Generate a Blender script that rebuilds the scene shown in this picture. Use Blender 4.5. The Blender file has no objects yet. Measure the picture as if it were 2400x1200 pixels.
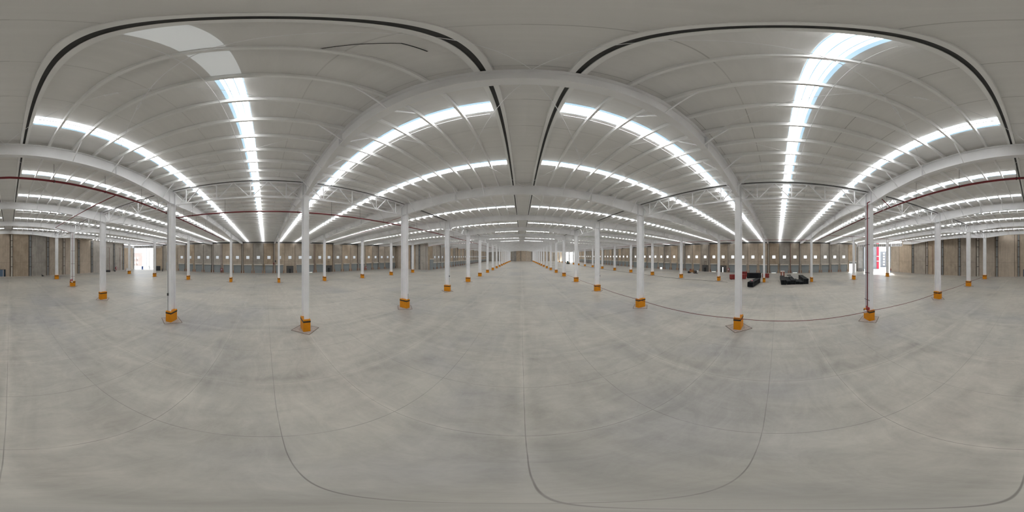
import bpy, bmesh, math, random
from mathutils import Vector, Matrix
random.seed(7)
S = bpy.context.scene
COL = S.collection
R = math.radians
H = 6.0                       # eye height in metres; plan sizes below are often written in units of it

# ------------------------------------------------------------------ camera, sky, sun, exposure
cd = bpy.data.cameras.new('camera'); cam = bpy.data.objects.new('camera', cd); COL.objects.link(cam)
cam.location = (0, 0, H); cam.rotation_euler = (R(90), 0, R(3.3))
cd.type = 'PANO'
cd.clip_start = 0.05; cd.clip_end = 2000
try: cd.cycles.panorama_type = 'EQUIRECTANGULAR'
except Exception: pass
try: cd.panorama_type = 'EQUIRECTANGULAR'
except Exception: pass
S.camera = cam
W = bpy.data.worlds.new('sky'); S.world = W; W.use_nodes = True
W.node_tree.nodes['Background'].inputs['Color'].default_value = (0.86, 0.93, 1.0, 1)
W.node_tree.nodes['Background'].inputs['Strength'].default_value = 2.2
sl = bpy.data.lights.new('sun', 'SUN'); sl.energy = 9.0; sl.angle = R(0.6); sl.color = (1, 0.95, 0.88)
so = bpy.data.objects.new('sun', sl); COL.objects.link(so)
_saz, _sel = R(121), R(40)
_sd = Vector((math.sin(_saz)*math.cos(_sel), math.cos(_saz)*math.cos(_sel), math.sin(_sel)))
so.rotation_euler = _sd.to_track_quat('Z', 'Y').to_euler(); so.location = (90, -60, 60)
S.view_settings.view_transform = 'Standard'; S.view_settings.look = 'None'
S.view_settings.exposure = 0.43; S.view_settings.gamma = 1.0; S.view_settings.use_curve_mapping = False
SKY = 5.6                     # radiance of the daylit translucent roof sheets
try:
    cy = S.cycles
    cy.max_bounces = 6; cy.diffuse_bounces = 4; cy.glossy_bounces = 2; cy.transmission_bounces = 2
    cy.caustics_reflective = False; cy.caustics_refractive = False
    cy.use_denoising = True; cy.sample_clamp_indirect = 6.0; cy.use_light_tree = True
    cy.use_adaptive_sampling = True; cy.adaptive_threshold = 0.02
except Exception: pass

# ------------------------------------------------------------------ helpers
def mat(name, col, rough=0.6, metal=0.0, spec=0.5, emit=None, estr=1.0, noise=0.0, nscale=3.0, bump=0.0):
    m = bpy.data.materials.new(name); m.use_nodes = True
    nt = m.node_tree; b = nt.nodes['Principled BSDF']
    b.inputs['Base Color'].default_value = (*col, 1); b.inputs['Roughness'].default_value = rough
    b.inputs['Metallic'].default_value = metal; b.inputs['Specular IOR Level'].default_value = spec
    if emit:
        b.inputs['Emission Color'].default_value = (*emit, 1); b.inputs['Emission Strength'].default_value = estr
    if noise or bump:
        g = nt.nodes.new('ShaderNodeNewGeometry'); n = nt.nodes.new('ShaderNodeTexNoise')
        n.inputs['Scale'].default_value = nscale; n.inputs['Detail'].default_value = 3
        nt.links.new(g.outputs['Position'], n.inputs['Vector'])
        if noise:
            r = nt.nodes.new('ShaderNodeValToRGB')
            r.color_ramp.elements[0].position = 0.3; r.color_ramp.elements[1].position = 0.7
            r.color_ramp.elements[0].color = (*[c*(1-noise) for c in col], 1)
            r.color_ramp.elements[1].color = (*[min(1, c*(1+noise)) for c in col], 1)
            nt.links.new(n.outputs['Fac'], r.inputs['Fac']); nt.links.new(r.outputs['Color'], b.inputs['Base Color'])
        if bump:
            bp = nt.nodes.new('ShaderNodeBump'); bp.inputs['Strength'].default_value = bump; bp.inputs['Distance'].default_value = 0.05
            nt.links.new(n.outputs['Fac'], bp.inputs['Height']); nt.links.new(bp.outputs['Normal'], b.inputs['Normal'])
    return m

class NT:
    """tiny node-graph writer"""
    def __init__(s, name):
        s.m = bpy.data.materials.new(name); s.m.use_nodes = True; s.t = s.m.node_tree
        s.b = s.t.nodes['Principled BSDF']
        s.g = s.t.nodes.new('ShaderNodeNewGeometry'); s.pos = s.g.outputs['Position']
    def put(s, sock, v):
        if isinstance(v, bpy.types.NodeSocket): s.t.links.new(v, sock)
        else: sock.default_value = v
    def math(s, op, a, b=0.0, c=0.0):
        n = s.t.nodes.new('ShaderNodeMath'); n.operation = op
        s.put(n.inputs[0], a); s.put(n.inputs[1], b); s.put(n.inputs[2], c); return n.outputs[0]
    def sep(s, v=None):
        n = s.t.nodes.new('ShaderNodeSeparateXYZ'); s.put(n.inputs[0], v or s.pos); return n.outputs
    def comb(s, x, y, z):
        n = s.t.nodes.new('ShaderNodeCombineXYZ'); s.put(n.inputs[0], x); s.put(n.inputs[1], y); s.put(n.inputs[2], z); return n.outputs[0]
    def noise(s, v, scale, detail=3, rough=0.55, dist=0.0):
        n = s.t.nodes.new('ShaderNodeTexNoise'); s.put(n.inputs['Vector'], v); n.inputs['Scale'].default_value = scale
        n.inputs['Detail'].default_value = detail; n.inputs['Roughness'].default_value = rough; n.inputs['Distortion'].default_value = dist
        return n.outputs['Fac']
    def scale(s, v, k):
        n = s.t.nodes.new('ShaderNodeVectorMath'); n.operation = 'MULTIPLY'; s.put(n.inputs[0], v); n.inputs[1].default_value = k; return n.outputs[0]
    def white(s, v):
        n = s.t.nodes.new('ShaderNodeTexWhiteNoise'); n.noise_dimensions = '1D'; s.put(n.inputs['W'], v); return n.outputs['Value']
    def ramp(s, f, stops):
        n = s.t.nodes.new('ShaderNodeValToRGB'); e = n.color_ramp.elements
        e[0].position, e[0].color = stops[0][0], (*stops[0][1], 1); e[1].position, e[1].color = stops[-1][0], (*stops[-1][1], 1)
        for p, c in stops[1:-1]:
            k = e.new(p); k.color = (*c, 1)
        s.put(n.inputs[0], f); return n.outputs[0]
    def mix(s, f, a, b, mode='MIX'):
        n = s.t.nodes.new('ShaderNodeMix'); n.data_type = 'RGBA'; n.blend_type = mode
        s.put(n.inputs[0], f)
        for i, v in ((6, a), (7, b)):
            if isinstance(v, tuple): v = (*v, 1)
            s.put(n.inputs[i], v)
        return n.outputs[2]
    def mul(s, c, f):
        n = s.t.nodes.new('ShaderNodeVectorMath'); n.operation = 'SCALE'; s.put(n.inputs[0], c); s.put(n.inputs['Scale'], f); return n.outputs[0]
    def maprange(s, v, a, b, c, d):
        n = s.t.nodes.new('ShaderNodeMapRange'); s.put(n.inputs[0], v)
        for i, k in enumerate((a, b, c, d)): n.inputs[i+1].default_value = k
        return n.outputs[0]

class MB:
    def __init__(s): s.v = []; s.f = []
    def hexa(s, pts):
        b = len(s.v); s.v += [tuple(p) for p in pts]
        s.f += [tuple(b+i for i in q) for q in ((0,3,2,1),(4,5,6,7),(0,1,5,4),(1,2,6,5),(2,3,7,6),(3,0,4,7))]; return s
    def box(s, x0, x1, y0, y1, z0, z1):
        return s.hexa([(x0,y0,z0),(x1,y0,z0),(x1,y1,z0),(x0,y1,z0),(x0,y0,z1),(x1,y0,z1),(x1,y1,z1),(x0,y1,z1)])
    def rbox(s, c, sx, sy, sz, rz=0):
        q = Matrix.Rotation(rz, 3, 'Z'); p = []
        for z in (0, sz):
            for x, y in ((-1,-1),(1,-1),(1,1),(-1,1)):
                v = q @ Vector((x*sx/2, y*sy/2, 0)); p.append((c[0]+v.x, c[1]+v.y, c[2]+z))
        return s.hexa(p)
    def bar(s, a, b, w, h):
        a, b = Vector(a), Vector(b); d = (b-a).normalized()
        u = d.cross(Vector((0,0,1)));  u = u.normalized() if u.length > 1e-4 else Vector((1,0,0))
        n = u.cross(d).normalized(); p = []
        for q in (a, b):
            for i, j in ((-1,-1),(1,-1),(1,1),(-1,1)): p.append(q + u*i*w/2 + n*j*h/2)
        return s.hexa(p)
    def tube(s, pts, r, n=8, cap=True):
        pts = [Vector(p) for p in pts]; b0 = len(s.v); rs = r if isinstance(r, (list, tuple)) else [r]*len(pts)
        prev = None
        for i, p in enumerate(pts):
            d = (pts[min(i+1, len(pts)-1)] - pts[max(i-1, 0)]).normalized()
            if prev is None:
                u = d.cross(Vector((0,0,1))); u = u.normalized() if u.length > 1e-3 else Vector((1,0,0))
            else: u = (prev - d*prev.dot(d)).normalized()
            prev = u; w = d.cross(u)
            for k in range(n):
                a = 2*math.pi*k/n; s.v.append(tuple(p + (u*math.cos(a) + w*math.sin(a))*rs[i]))
        for i in range(len(pts)-1):
            for k in range(n):
                a = b0+i*n+k; b = b0+i*n+(k+1) % n; s.f.append((a, b, b+n, a+n))
        if cap:
            s.f.append(tuple(b0+k for k in range(n))); e = b0+(len(pts)-1)*n; s.f.append(tuple(e+n-1-k for k in range(n)))
        return s
    def prism(s, poly, z0, z1):      # poly in xy; z0/z1 numbers or functions of (x, y)
        b = len(s.v); n = len(poly)
        f0 = z0 if callable(z0) else (lambda x, y: z0); f1 = z1 if callable(z1) else (lambda x, y: z1)
        s.v += [(x, y, f0(x, y)) for x, y in poly] + [(x, y, f1(x, y)) for x, y in poly]
        s.f.append(tuple(b+n-1-i for i in range(n))); s.f.append(tuple(b+n+i for i in range(n)))
        for i in range(n):
            j = (i+1) % n; s.f.append((b+i, b+j, b+n+j, b+n+i))
        return s
    def mesh(s, name, m):
        me = bpy.data.meshes.new(name); me.from_pydata(s.v, [], s.f)
        bm = bmesh.new(); bm.from_mesh(me); bmesh.ops.recalc_face_normals(bm, faces=bm.faces); bm.to_mesh(me); bm.free()
        me.materials.append(m); return me
    def build(s, name, m, parent=None, loc=None, smooth=False):
        o = bpy.data.objects.new(name, s.mesh(name, m)); COL.objects.link(o)
        if parent: o.parent = parent
        if loc: o.location = loc
        if smooth:
            for p in o.data.polygons: p.use_smooth = True
        return o

def tag(o, label=None, cat=None, group=None, kind=None):
    if label: o['label'] = label
    if cat: o['category'] = cat
    if group: o['group'] = group
    if cat and not kind: kind = 'thing'
    if kind: o['kind'] = kind
    return o
def empty(name, loc=(0,0,0), rz=0.0, label=None, cat=None, group=None, kind=None):
    o = bpy.data.objects.new(name, None); COL.objects.link(o); o.location = loc; o.rotation_euler = (0, 0, rz)
    o.empty_display_size = 0.3
    return tag(o, label, cat, group, kind)
def kids(o): return [c for c in o.children]
def copy_tree(o, parent=None, loc=None, rz=None, name=None):
    c = o.copy(); COL.objects.link(c)
    if parent: c.parent = parent
    if loc is not None: c.location = loc
    if rz is not None: c.rotation_euler = (0, 0, rz)
    if name: c.name = name
    for ch in kids(o): copy_tree(ch, c)
    return c
def bevel(o, w=0.02, seg=2):
    b = o.modifiers.new('edge', 'BEVEL'); b.width = w; b.segments = seg; return o

ONES = ['', 'first','second','third','fourth','fifth','sixth','seventh','eighth','ninth','tenth','eleventh','twelfth','thirteenth',
        'fourteenth','fifteenth','sixteenth','seventeenth','eighteenth','nineteenth']
TENS = {2:('twentieth','twenty'),3:('thirtieth','thirty'),4:('fortieth','forty'),5:('fiftieth','fifty')}
def nth(n):
    if n < 20: return ONES[n]
    t, r = divmod(n, 10)
    return TENS[t][0] if r == 0 else TENS[t][1] + '-' + ONES[r]

# ------------------------------------------------------------------ materials
M = {}
M['white'] = mat('white_paint', (0.91, 0.91, 0.925), 0.45, spec=0.4, noise=0.04, nscale=1.2)
M['beam'] = mat('beam_paint', (0.87, 0.87, 0.88), 0.5, spec=0.35, noise=0.05, nscale=0.8)
M['purlin'] = mat('purlin_paint', (0.90, 0.90, 0.89), 0.4, spec=0.4, noise=0.05, nscale=0.7)
M['orange'] = mat('orange_paint', (0.72, 0.27, 0.006), 0.5, spec=0.3, noise=0.06, nscale=4)
M['black'] = mat('black_paint', (0.012, 0.010, 0.010), 0.5)
M['pad_new'] = mat('fresh_grout', (0.60, 0.51, 0.42), 0.8, noise=0.08, nscale=6)
M['pad_old'] = mat('old_grout', (0.40, 0.355, 0.32), 0.8, noise=0.2, nscale=6)
M['pad_line'] = mat('pad_joint', (0.16, 0.13, 0.11), 0.9)
M['darkgap'] = mat('unpainted_steel_and_shade', (0.10, 0.10, 0.10), 0.5, metal=0.0, noise=0.2, nscale=2)  # dark steel, also the painted shade of eaves gap and ridge slot
M['pipe'] = mat('sprinkler_red', (0.20, 0.012, 0.018), 0.4, noise=0.08, nscale=3)
M['red'] = mat('signal_red', (0.33, 0.02, 0.02), 0.4, noise=0.1, nscale=5)
M['tape'] = mat('red_tape', (0.16, 0.025, 0.03), 0.6)
M['dark'] = mat('dark_steel', (0.03, 0.03, 0.032), 0.5, noise=0.2, nscale=4)
M['cable'] = mat('cable_black', (0.02, 0.02, 0.02), 0.6)
M['grey'] = mat('grey_metal', (0.27, 0.29, 0.30), 0.5, noise=0.06, nscale=3)
M['cream'] = mat('cream_metal', (0.62, 0.58, 0.52), 0.5, noise=0.05, nscale=2)
M['postdark'] = mat('rusty_primer_and_shadow', (0.085, 0.065, 0.055), 0.7, noise=0.2, nscale=3)  # primed steel, also the painted shadow strips beside wall posts
M['rust'] = mat('rust_orange', (0.36, 0.13, 0.05), 0.7, noise=0.2, nscale=5)
M['kerb'] = mat('kerb_concrete', (0.50, 0.46, 0.41), 0.8, noise=0.1, nscale=3)
M['skin'] = mat('skin', (0.35, 0.18, 0.12), 0.6)
M['glassdark'] = mat('dark_glazing', (0.03, 0.05, 0.07), 0.15)
M['box'] = mat('brown_card', (0.30, 0.12, 0.09), 0.8, noise=0.15, nscale=5)
M['blackplastic'] = mat('black_wrap', (0.006, 0.008, 0.010), 0.6, spec=0.25, noise=0.4, nscale=6, bump=0.4)
M['redwrap'] = mat('red_steel', (0.26, 0.025, 0.02), 0.4, noise=0.25, nscale=4)
M['paledoor'] = mat('pale_grey_leaf', (0.50, 0.52, 0.56), 0.5)
M['outwhite'] = mat('lime_render', (0.80, 0.76, 0.74), 0.8, noise=0.06, nscale=0.6)
M['outgrey'] = mat('outdoor_grey', (0.27, 0.285, 0.31), 0.8, noise=0.1, nscale=0.8)
M['outred'] = mat('outdoor_red', (0.62, 0.03, 0.07), 0.5)
M['blue'] = mat('blue_plastic', (0.05, 0.09, 0.22), 0.4)
M['machine'] = mat('machine_ochre', (0.33, 0.16, 0.05), 0.5, noise=0.15, nscale=6)
M['green'] = mat('machine_green', (0.04, 0.11, 0.07), 0.5, noise=0.1, nscale=5)
M['daylight'] = mat('gap_glow', (0.9, 0.9, 0.9), 0.5, emit=(1, 0.97, 0.93), estr=1.0)  # glowing sheet on a solid wall, stands in for leaking daylight
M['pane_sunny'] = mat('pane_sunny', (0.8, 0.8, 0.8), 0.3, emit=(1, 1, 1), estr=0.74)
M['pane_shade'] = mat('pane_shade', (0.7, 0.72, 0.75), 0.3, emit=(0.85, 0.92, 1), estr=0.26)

def skylight_mat():
    n = NT('translucent_sheet'); x, y, z = n.sep()
    tc = n.t.nodes.new('ShaderNodeTexCoord'); gx, gy, gz = n.sep(tc.outputs['Generated'])
    d = n.math('MULTIPLY', n.math('SUBTRACT', gy, 0.5), 0.62)                                   # metres off the centre line
    rib = n.math('ABSOLUTE', n.math('SUBTRACT', n.math('FRACT', n.math('DIVIDE', n.math('ADD', d, 1.0), 0.2)), 0.5))
    f = n.math('LESS_THAN', rib, 0.07)
    edge = n.math('LESS_THAN', d, -0.20)
    k = n.math('MAXIMUM', f, edge)
    n.b.inputs['Base Color'].default_value = (0.3, 0.3, 0.3, 1)
    n.put(n.b.inputs['Emission Color'], n.mix(k, (1, 1, 1), (0.50, 0.78, 0.98)))
    n.put(n.b.inputs['Emission Strength'], n.mix(k, (SKY*1.22,)*3, (0.66,)*3))
    n.m.cycles.emission_sampling = 'FRONT'
    return n.m
M['skylight'] = skylight_mat()

def floor_mat():
    n = NT('polished_concrete'); x, y, z = n.sep()
    big = n.noise(n.scale(n.pos, (1, 1, 1)), 0.10, 4, 0.6, 0.4)
    mid = n.noise(n.scale(n.pos, (1.0, 0.35, 1)), 0.55, 5, 0.65, 0.6)
    sw = n.noise(n.scale(n.pos, (0.5, 1.0, 1)), 1.3, 4, 0.7, 1.2)
    fine = n.noise(n.pos, 9.0, 3, 0.7)
    bigr = n.maprange(big, 0.34, 0.66, 0, 1)
    c = n.ramp(bigr, [(0.0, (0.335, 0.325, 0.31)), (0.45, (0.40, 0.382, 0.34)), (1.0, (0.455, 0.425, 0.375))])
    t = n.math('ADD', n.math('MULTIPLY', n.maprange(mid, 0.3, 0.7, -1, 1), 0.14), n.math('MULTIPLY', n.maprange(sw, 0.3, 0.7, -1, 1), 0.10))
    t = n.math('ADD', t, n.math('MULTIPLY', n.math('SUBTRACT', fine, 0.5), 0.12))
    # slabs poured in strips: each has its own tone
    px = n.math('FLOOR', n.math('DIVIDE', n.math('SUBTRACT', x, 0.06), 1.022*H)); py = n.math('FLOOR', n.math('DIVIDE', n.math('SUBTRACT', y, 0.504*H), 0.906*H))
    tone = n.white(n.math('ADD', n.math('MULTIPLY', px, 7.13), n.math('MULTIPLY', py, 3.77)))
    t = n.math('ADD', t, n.math('MULTIPLY', n.math('SUBTRACT', tone, 0.5), 0.10))
    # dirty tracks beside the joints
    def line(v, off, per, wid, wob=0.0):
        u = n.math('DIVIDE', n.math('SUBTRACT', v, off), per)
        if wob: u = n.math('ADD', u, n.math('MULTIPLY', n.math('SUBTRACT', n.noise(n.pos, 0.5, 2), 0.5), wob/per))
        d = n.math('MULTIPLY', n.math('ABSOLUTE', n.math('SUBTRACT', n.math('FRACT', n.math('ADD', u, 0.5)), 0.5)), per)
        return d
    dx = line(x, 0.08, 0.511*H, 0, 0.05); dy = line(y, 0.504*H, 0.453*H, 0, 0.05)
    dX = line(x, 0.08, 1.0225*H, 0, 0.4); dY = line(y, 0.504*H, 0.906*H, 0, 0.3)
    fade = n.maprange(n.noise(n.pos, 0.35, 2), 0.4, 0.62, 0, 1)
    tr = n.math('MULTIPLY', n.maprange(dX, 0.25, 0.9, 1, 0), n.maprange(dX, 0.0, 0.35, 0, 1))
    t = n.math('SUBTRACT', t, n.math('MULTIPLY', n.math('MULTIPLY', tr, fade), 0.16))
    tr2 = n.math('MULTIPLY', n.maprange(dY, 0.2, 0.8, 1, 0), n.maprange(dY, 0.0, 0.3, 0, 1))
    t = n.math('SUBTRACT', t, n.math('MULTIPLY', n.math('MULTIPLY', tr2, fade), 0.12))
    pale = n.math('MAXIMUM', n.maprange(dX, 0.02, 0.28, 1, 0), n.maprange(dY, 0.02, 0.2, 1, 0))
    t = n.math('ADD', t, n.math('MULTIPLY', n.math('MULTIPLY', pale, n.maprange(mid, 0.35, 0.6, 0.3, 1)), 0.11))
    col = n.mul(c, n.math('ADD', t, 1.0))
    ln = n.math('MAXIMUM', n.maprange(dx, 0.004, 0.012, 1, 0), n.maprange(dy, 0.004, 0.012, 1, 0))
    ln = n.math('MAXIMUM', n.math('MULTIPLY', ln, n.maprange(n.noise(n.pos, 0.9, 2), 0.3, 0.55, 0.3, 0.85)), 0.0)
    col = n.mix(n.math('MULTIPLY', ln, 0.8), col, (0.13, 0.12, 0.11))
    n.put(n.b.inputs['Base Color'], col)
    n.put(n.b.inputs['Roughness'], n.maprange(mid, 0.3, 0.7, 0.30, 0.46)); n.b.inputs['Specular IOR Level'].default_value = 0.38
    return n.m
M['floor'] = floor_mat()

def wall_mat(name, axis, per, off, base=(0.235, 0.205, 0.17)):
    n = NT(name); x, y, z = n.sep(); u = (x, y)[axis]
    q = n.math('DIVIDE', n.math('SUBTRACT', u, off), per); idx = n.math('FLOOR', q)
    tone = n.white(n.math('MULTIPLY', idx, 1.37)); tone2 = n.white(n.math('ADD', n.math('MULTIPLY', idx, 2.91), 5.3))
    st = n.noise(n.comb(n.math('MULTIPLY', u, 1.6), n.math('MULTIPLY', z, 0.12), n.math('MULTIPLY', idx, 3.1)), 1.6, 4, 0.6)
    bl = n.noise(n.comb(u, n.math('MULTIPLY', z, 0.8), idx), 0.55, 4, 0.65, 0.5)
    f = n.math('ADD', 1.0, n.math('MULTIPLY', n.math('SUBTRACT', tone, 0.5), 0.38))
    f = n.math('ADD', f, n.math('MULTIPLY', n.math('SUBTRACT', st, 0.5), 0.55))
    f = n.math('ADD', f, n.math('MULTIPLY', n.math('SUBTRACT', bl, 0.5), 0.7))
    warm = tuple(c*k for c, k in zip(base, (1.14, 1.03, 0.92))); cool = tuple(c*k for c, k in zip(base, (0.92, 0.97, 1.06)))
    c = n.mul(n.mix(tone2, warm, cool), f)
    d = n.math('MULTIPLY', n.math('ABSOLUTE', n.math('SUBTRACT', n.math('FRACT', n.math('ADD', q, 0.5)), 0.5)), per)
    j = n.math('MULTIPLY', n.maprange(d, 0.05, 0.09, 1, 0), n.maprange(tone2, 0.0, 1.0, 0.55, 0.95))
    c = n.mix(j, c, (0.055, 0.045, 0.038))
    hz = n.math('MULTIPLY', n.maprange(n.math('ABSOLUTE', n.math('SUBTRACT', z, 4.15)), 0.015, 0.04, 0.45, 0), 1.0)
    c = n.mix(hz, c, (0.10, 0.08, 0.07))
    n.put(n.b.inputs['Base Color'], c); n.b.inputs['Roughness'].default_value = 0.85; n.b.inputs['Specular IOR Level'].default_value = 0.2
    return n.m
TH = 0.604*H
M['wall_y'] = wall_mat('precast_side', 1, TH, 0.504*H, (0.42, 0.37, 0.305))
M['wall_x'] = wall_mat('precast_end', 0, 0.91*H, -0.02*H-0.455*H+0.455*H, (0.44, 0.39, 0.325))

def ceil_mat():
    n = NT('insulated_ceiling'); x, y, z = n.sep()
    d = n.math('MULTIPLY', n.math('ABSOLUTE', n.math('SUBTRACT', n.math('FRACT', n.math('DIVIDE', n.math('SUBTRACT', y, 0.62*H), 0.302*H)), 0.5)), 0.302*H)
    row = n.white(n.math('FLOOR', n.math('DIVIDE', x, 0.2075*H*2)))
    ln = n.math('MULTIPLY', n.maprange(d, 0.008, 0.02, 1, 0), n.math('ADD', n.math('MULTIPLY', row, 0.4), 0.15))
    w = n.noise(n.scale(n.pos, (0.6, 5, 1)), 1.0, 3, 0.6)
    f = n.math('ADD', 0.96, n.math('MULTIPLY', n.math('SUBTRACT', w, 0.5), 0.10))
    c = n.mix(ln, n.mul((0.87, 0.86, 0.845), f), (0.22, 0.21, 0.20))
    n.put(n.b.inputs['Base Color'], c); n.b.inputs['Roughness'].default_value = 0.5; n.b.inputs['Specular IOR Level'].default_value = 0.3
    bp = n.t.nodes.new('ShaderNodeBump'); bp.inputs['Strength'].default_value = 0.25; bp.inputs['Distance'].default_value = 0.03
    n.put(bp.inputs['Height'], w); n.put(n.b.inputs['Normal'], bp.outputs['Normal'])
    return n.m
M['ceiling'] = ceil_mat()

def shutter_mat():
    n = NT('slatted_shutter'); x, y, z = n.sep()
    s = n.math('FRACT', n.math('DIVIDE', z, 0.10))
    c = n.mul((0.285, 0.315, 0.325), n.math('ADD', 0.9, n.math('MULTIPLY', n.math('ABSOLUTE', n.math('SUBTRACT', s, 0.5)), 0.3)))
    n.put(n.b.inputs['Base Color'], c); n.b.inputs['Roughness'].default_value = 0.5
    return n.m
M['shutter'] = shutter_mat()

# ------------------------------------------------------------------ plan of the hall (metres)
CX = 0.03*H
FY = lambda k: (0.504 + 1.8125*k)*H           # column line k
RI, RO = 2.045*H, 6.135*H                     # inner and outer column rows, from the centre line
XR, XL, XL2 = 9.33*H, -9.30*H, -6.16*H        # inner faces: right wall, left wall, stepped-in left wall
YF, YN = 30.5*H, 9.62*H                       # far end wall, the step in the left wall
YB = lambda x: -7.75*H + 0.14*x               # slanted end wall
ztop = lambda x: 12.39 - 0.03*abs(x-CX)       # top of the beams
PD = 0.25                                     # purlin depth
zdeck = lambda x: ztop(x) + PD
XDR, YDR = 7.95*H, -5.42*H                    # the cut corner by the person: on the end wall / on the side wall
XDL, YDL = -8.53*H, -7.40*H                   # the cut corner on the other side
XDF, YDF = 8.40*H, 25.3*H                     # the cut corner at the far end
KMIN, KMAX = -4, 16

out = [(XL, YDL), (XDL, YB(XDL)), (XDR, YB(XDR)), (XR, YDR), (XR, YDF), (XDF, YF), (XL2, YF), (XL2, YN), (XL, YN)]
fl = MB().prism(out, -0.3, 0.0).build('floor', M['floor']); tag(fl, 'grey polished concrete floor with saw-cut joints and tyre marks', 'floor', kind='structure')
# roof, two slopes meeting over the centre line
e = 0.35
left = [(CX, YB(CX)-e), (CX, YF+e), (XL2-e, YF+e), (XL2-e, YN+e), (XL-e, YN+e), (XL-e, YDL-e*.5), (XDL, YB(XDL)-e)]
right = [(CX, YF+e), (CX, YB(CX)-e), (XDR, YB(XDR)-e), (XR+e, YDR-e), (XR+e, YDF), (XDF, YF+e)]
cz = MB()
for poly in (left, right): cz.prism(poly, lambda x, y: zdeck(x), lambda x, y: zdeck(x)+0.12)
tag(cz.build('ceiling', M['ceiling']), 'pale insulated underside of the low-pitched roof', 'ceiling', kind='structure')

def eave_wall(name, pts, ztops, m, label, thick=0.25, outward=1):
    """wall from a list of (x0,y0,x1,y1,z0,z1a,z1b) panels"""
    w = MB()
    for x0, y0, x1, y1, z0, za, zb in pts:
        d = Vector((x1-x0, y1-y0, 0)).normalized(); nrm = Vector((d.y, -d.x, 0))*thick*outward
        a, b = Vector((x0, y0, 0)), Vector((x1, y1, 0)); c, dd = b+nrm, a+nrm
        w.hexa([(p.x, p.y, z0) for p in (a, b, c, dd)] + [(a.x, a.y, za), (b.x, b.y, zb), (c.x, c.y, zb), (dd.x, dd.y, za)])
    o = w.build(name, m); tag(o, label, 'wall', kind='structure'); return o
TOPW = 1.715*H; LOW = 1.60*H
PY0, PY1, PZ = -4.88*H, -4.40*H, 0.55*H       # the open bright doorway in the right wall
eave_wall('wall_right', [(XR, YDF, XR, PY1, 0, TOPW, TOPW), (XR, PY1, XR, PY0, PZ, TOPW, TOPW), ],
          None, M['wall_y'], 'brown-grey precast concrete wall with dock doors behind the black bundles', outward=-1)
eave_wall('wall_right_end', [(XR, PY0, XR, YDR, 0, LOW, LOW)], None, mat('lit_precast', (.50, .50, .50), .85, noise=.12, nscale=1), 'grey concrete panel coloured lighter for daylight, beside the cut corner', outward=-1)  # lighter colour paints in the daylight falling on this panel
eave_wall('wall_left', [(XL, YDL, XL, YN+.25, 0, TOPW, TOPW)], None, M['wall_y'], 'grey precast concrete dock wall opposite the black bundles', outward=-1)
eave_wall('wall_left_far', [(XL2, YN, XL2, YF+.25, 0, zdeck(XL2)-.55, zdeck(XL2)-.55)], None, M['wall_y'], 'concrete dock wall stepped inwards beyond the recess', outward=-1)
eave_wall('wall_step', [(XL-.25, YN, XL2-.3, YN, 0, zdeck(XL), zdeck(XL2))], None, M['wall_x'], 'short concrete wall where the dock wall steps inwards', outward=-1)
eave_wall('wall_front', [(XL2, YF, CX, YF, 0, zdeck(XL2), zdeck(CX)), (CX, YF, XDF, YF, 0, zdeck(CX), zdeck(XDF))], None, M['wall_x'], 'olive grey concrete wall closing the far end of the hall', outward=-1)
xb = 7.05*H; xa = -7.45*H
eave_wall('wall_back', [(XDR, YB(XDR), xb, YB(xb), 0, LOW, LOW), (xb, YB(xb), CX, YB(CX), 0, zdeck(xb), zdeck(CX)), (CX, YB(CX), xa, YB(xa), 0, zdeck(CX), zdeck(xa)), (xa, YB(xa), XDL, YB(XDL), 0, LOW, LOW)],
          None, M['wall_x'], 'slanted brown concrete end wall with paired steel posts', outward=-1)
# kerbs at the foot of the walls
def kerb(name, segs, label):
    k = MB()
    for (a, b, c, d), w in segs:
        p, q = Vector((a, b, 0)), Vector((c, d, 0)); dr = (q-p).normalized(); n = Vector((-dr.y, dr.x, 0))*w
        k.hexa([(v.x, v.y, 0.0) for v in (p, q, q+n, p+n)] + [(v.x, v.y, 0.13) for v in (p, q, q+n, p+n)])
    tag(k.build(name, M['kerb']), label, 'kerb', kind='structure')
kerb('baseboard_right', [((XR, YDF, XR, PY1), -.28), ((XR, PY0, XR, YDR), -.28)], 'low pale concrete kerb under the wall behind the black bundles')
kerb('baseboard_left', [((XL, YDL, XL, YN), -.28)], 'low pale concrete kerb under the dock wall opposite the bundles')
kerb('baseboard_left_far', [((XL2, YN, XL2, YF), -.28)], 'low concrete kerb under the stepped-in dock wall')
kerb('baseboard_step', [((XL, YN, XL2, YN), -.28)], 'low concrete kerb under the short step wall')
kerb('baseboard_front', [((XL2, YF, XDF, YF), -.28)], 'low concrete kerb under the far end wall')
kerb('baseboard_back', [((XDR, YB(XDR), XDL, YB(XDL)), -.28)], 'low pale concrete kerb under the slanted end wall')
# eaves: pale trim line, and a dark box painting the shaded gap above it
tn = 0
def trim(mb, m, label):
    global tn; tn += 1
    tag(mb.build('trim_%d' % tn, m), label, 'trim', kind='structure')
trim(MB().box(XR-.06, XR+.2, PY0, YDF, TOPW, TOPW+.10), M['cream'], 'pale eaves trim above the wall behind the black bundles')
trim(MB().box(XL-.2, XL+.06, YDL, YN, TOPW, TOPW+.10), M['cream'], 'pale eaves trim above the dock wall opposite the bundles')
trim(MB().box(XR+.04, XR+.3, PY0, YDF, TOPW+.10, zdeck(XR)), M['darkgap'], 'dark eaves strip painted as shaded gap, above the wall behind the black bundles')
trim(MB().box(XL-.3, XL-.04, YDL+.9*H*0+2.6, YN, TOPW+.10, zdeck(XL)), M['darkgap'], 'dark eaves strip painted as shaded gap, above the dock wall opposite the bundles')
trim(MB().box(XL2-.25, XL2+.1, YN+.02, YF, zdeck(XL2)-.55, zdeck(XL2)), M['cream'], 'pale eaves band above the stepped-in dock wall')

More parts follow.
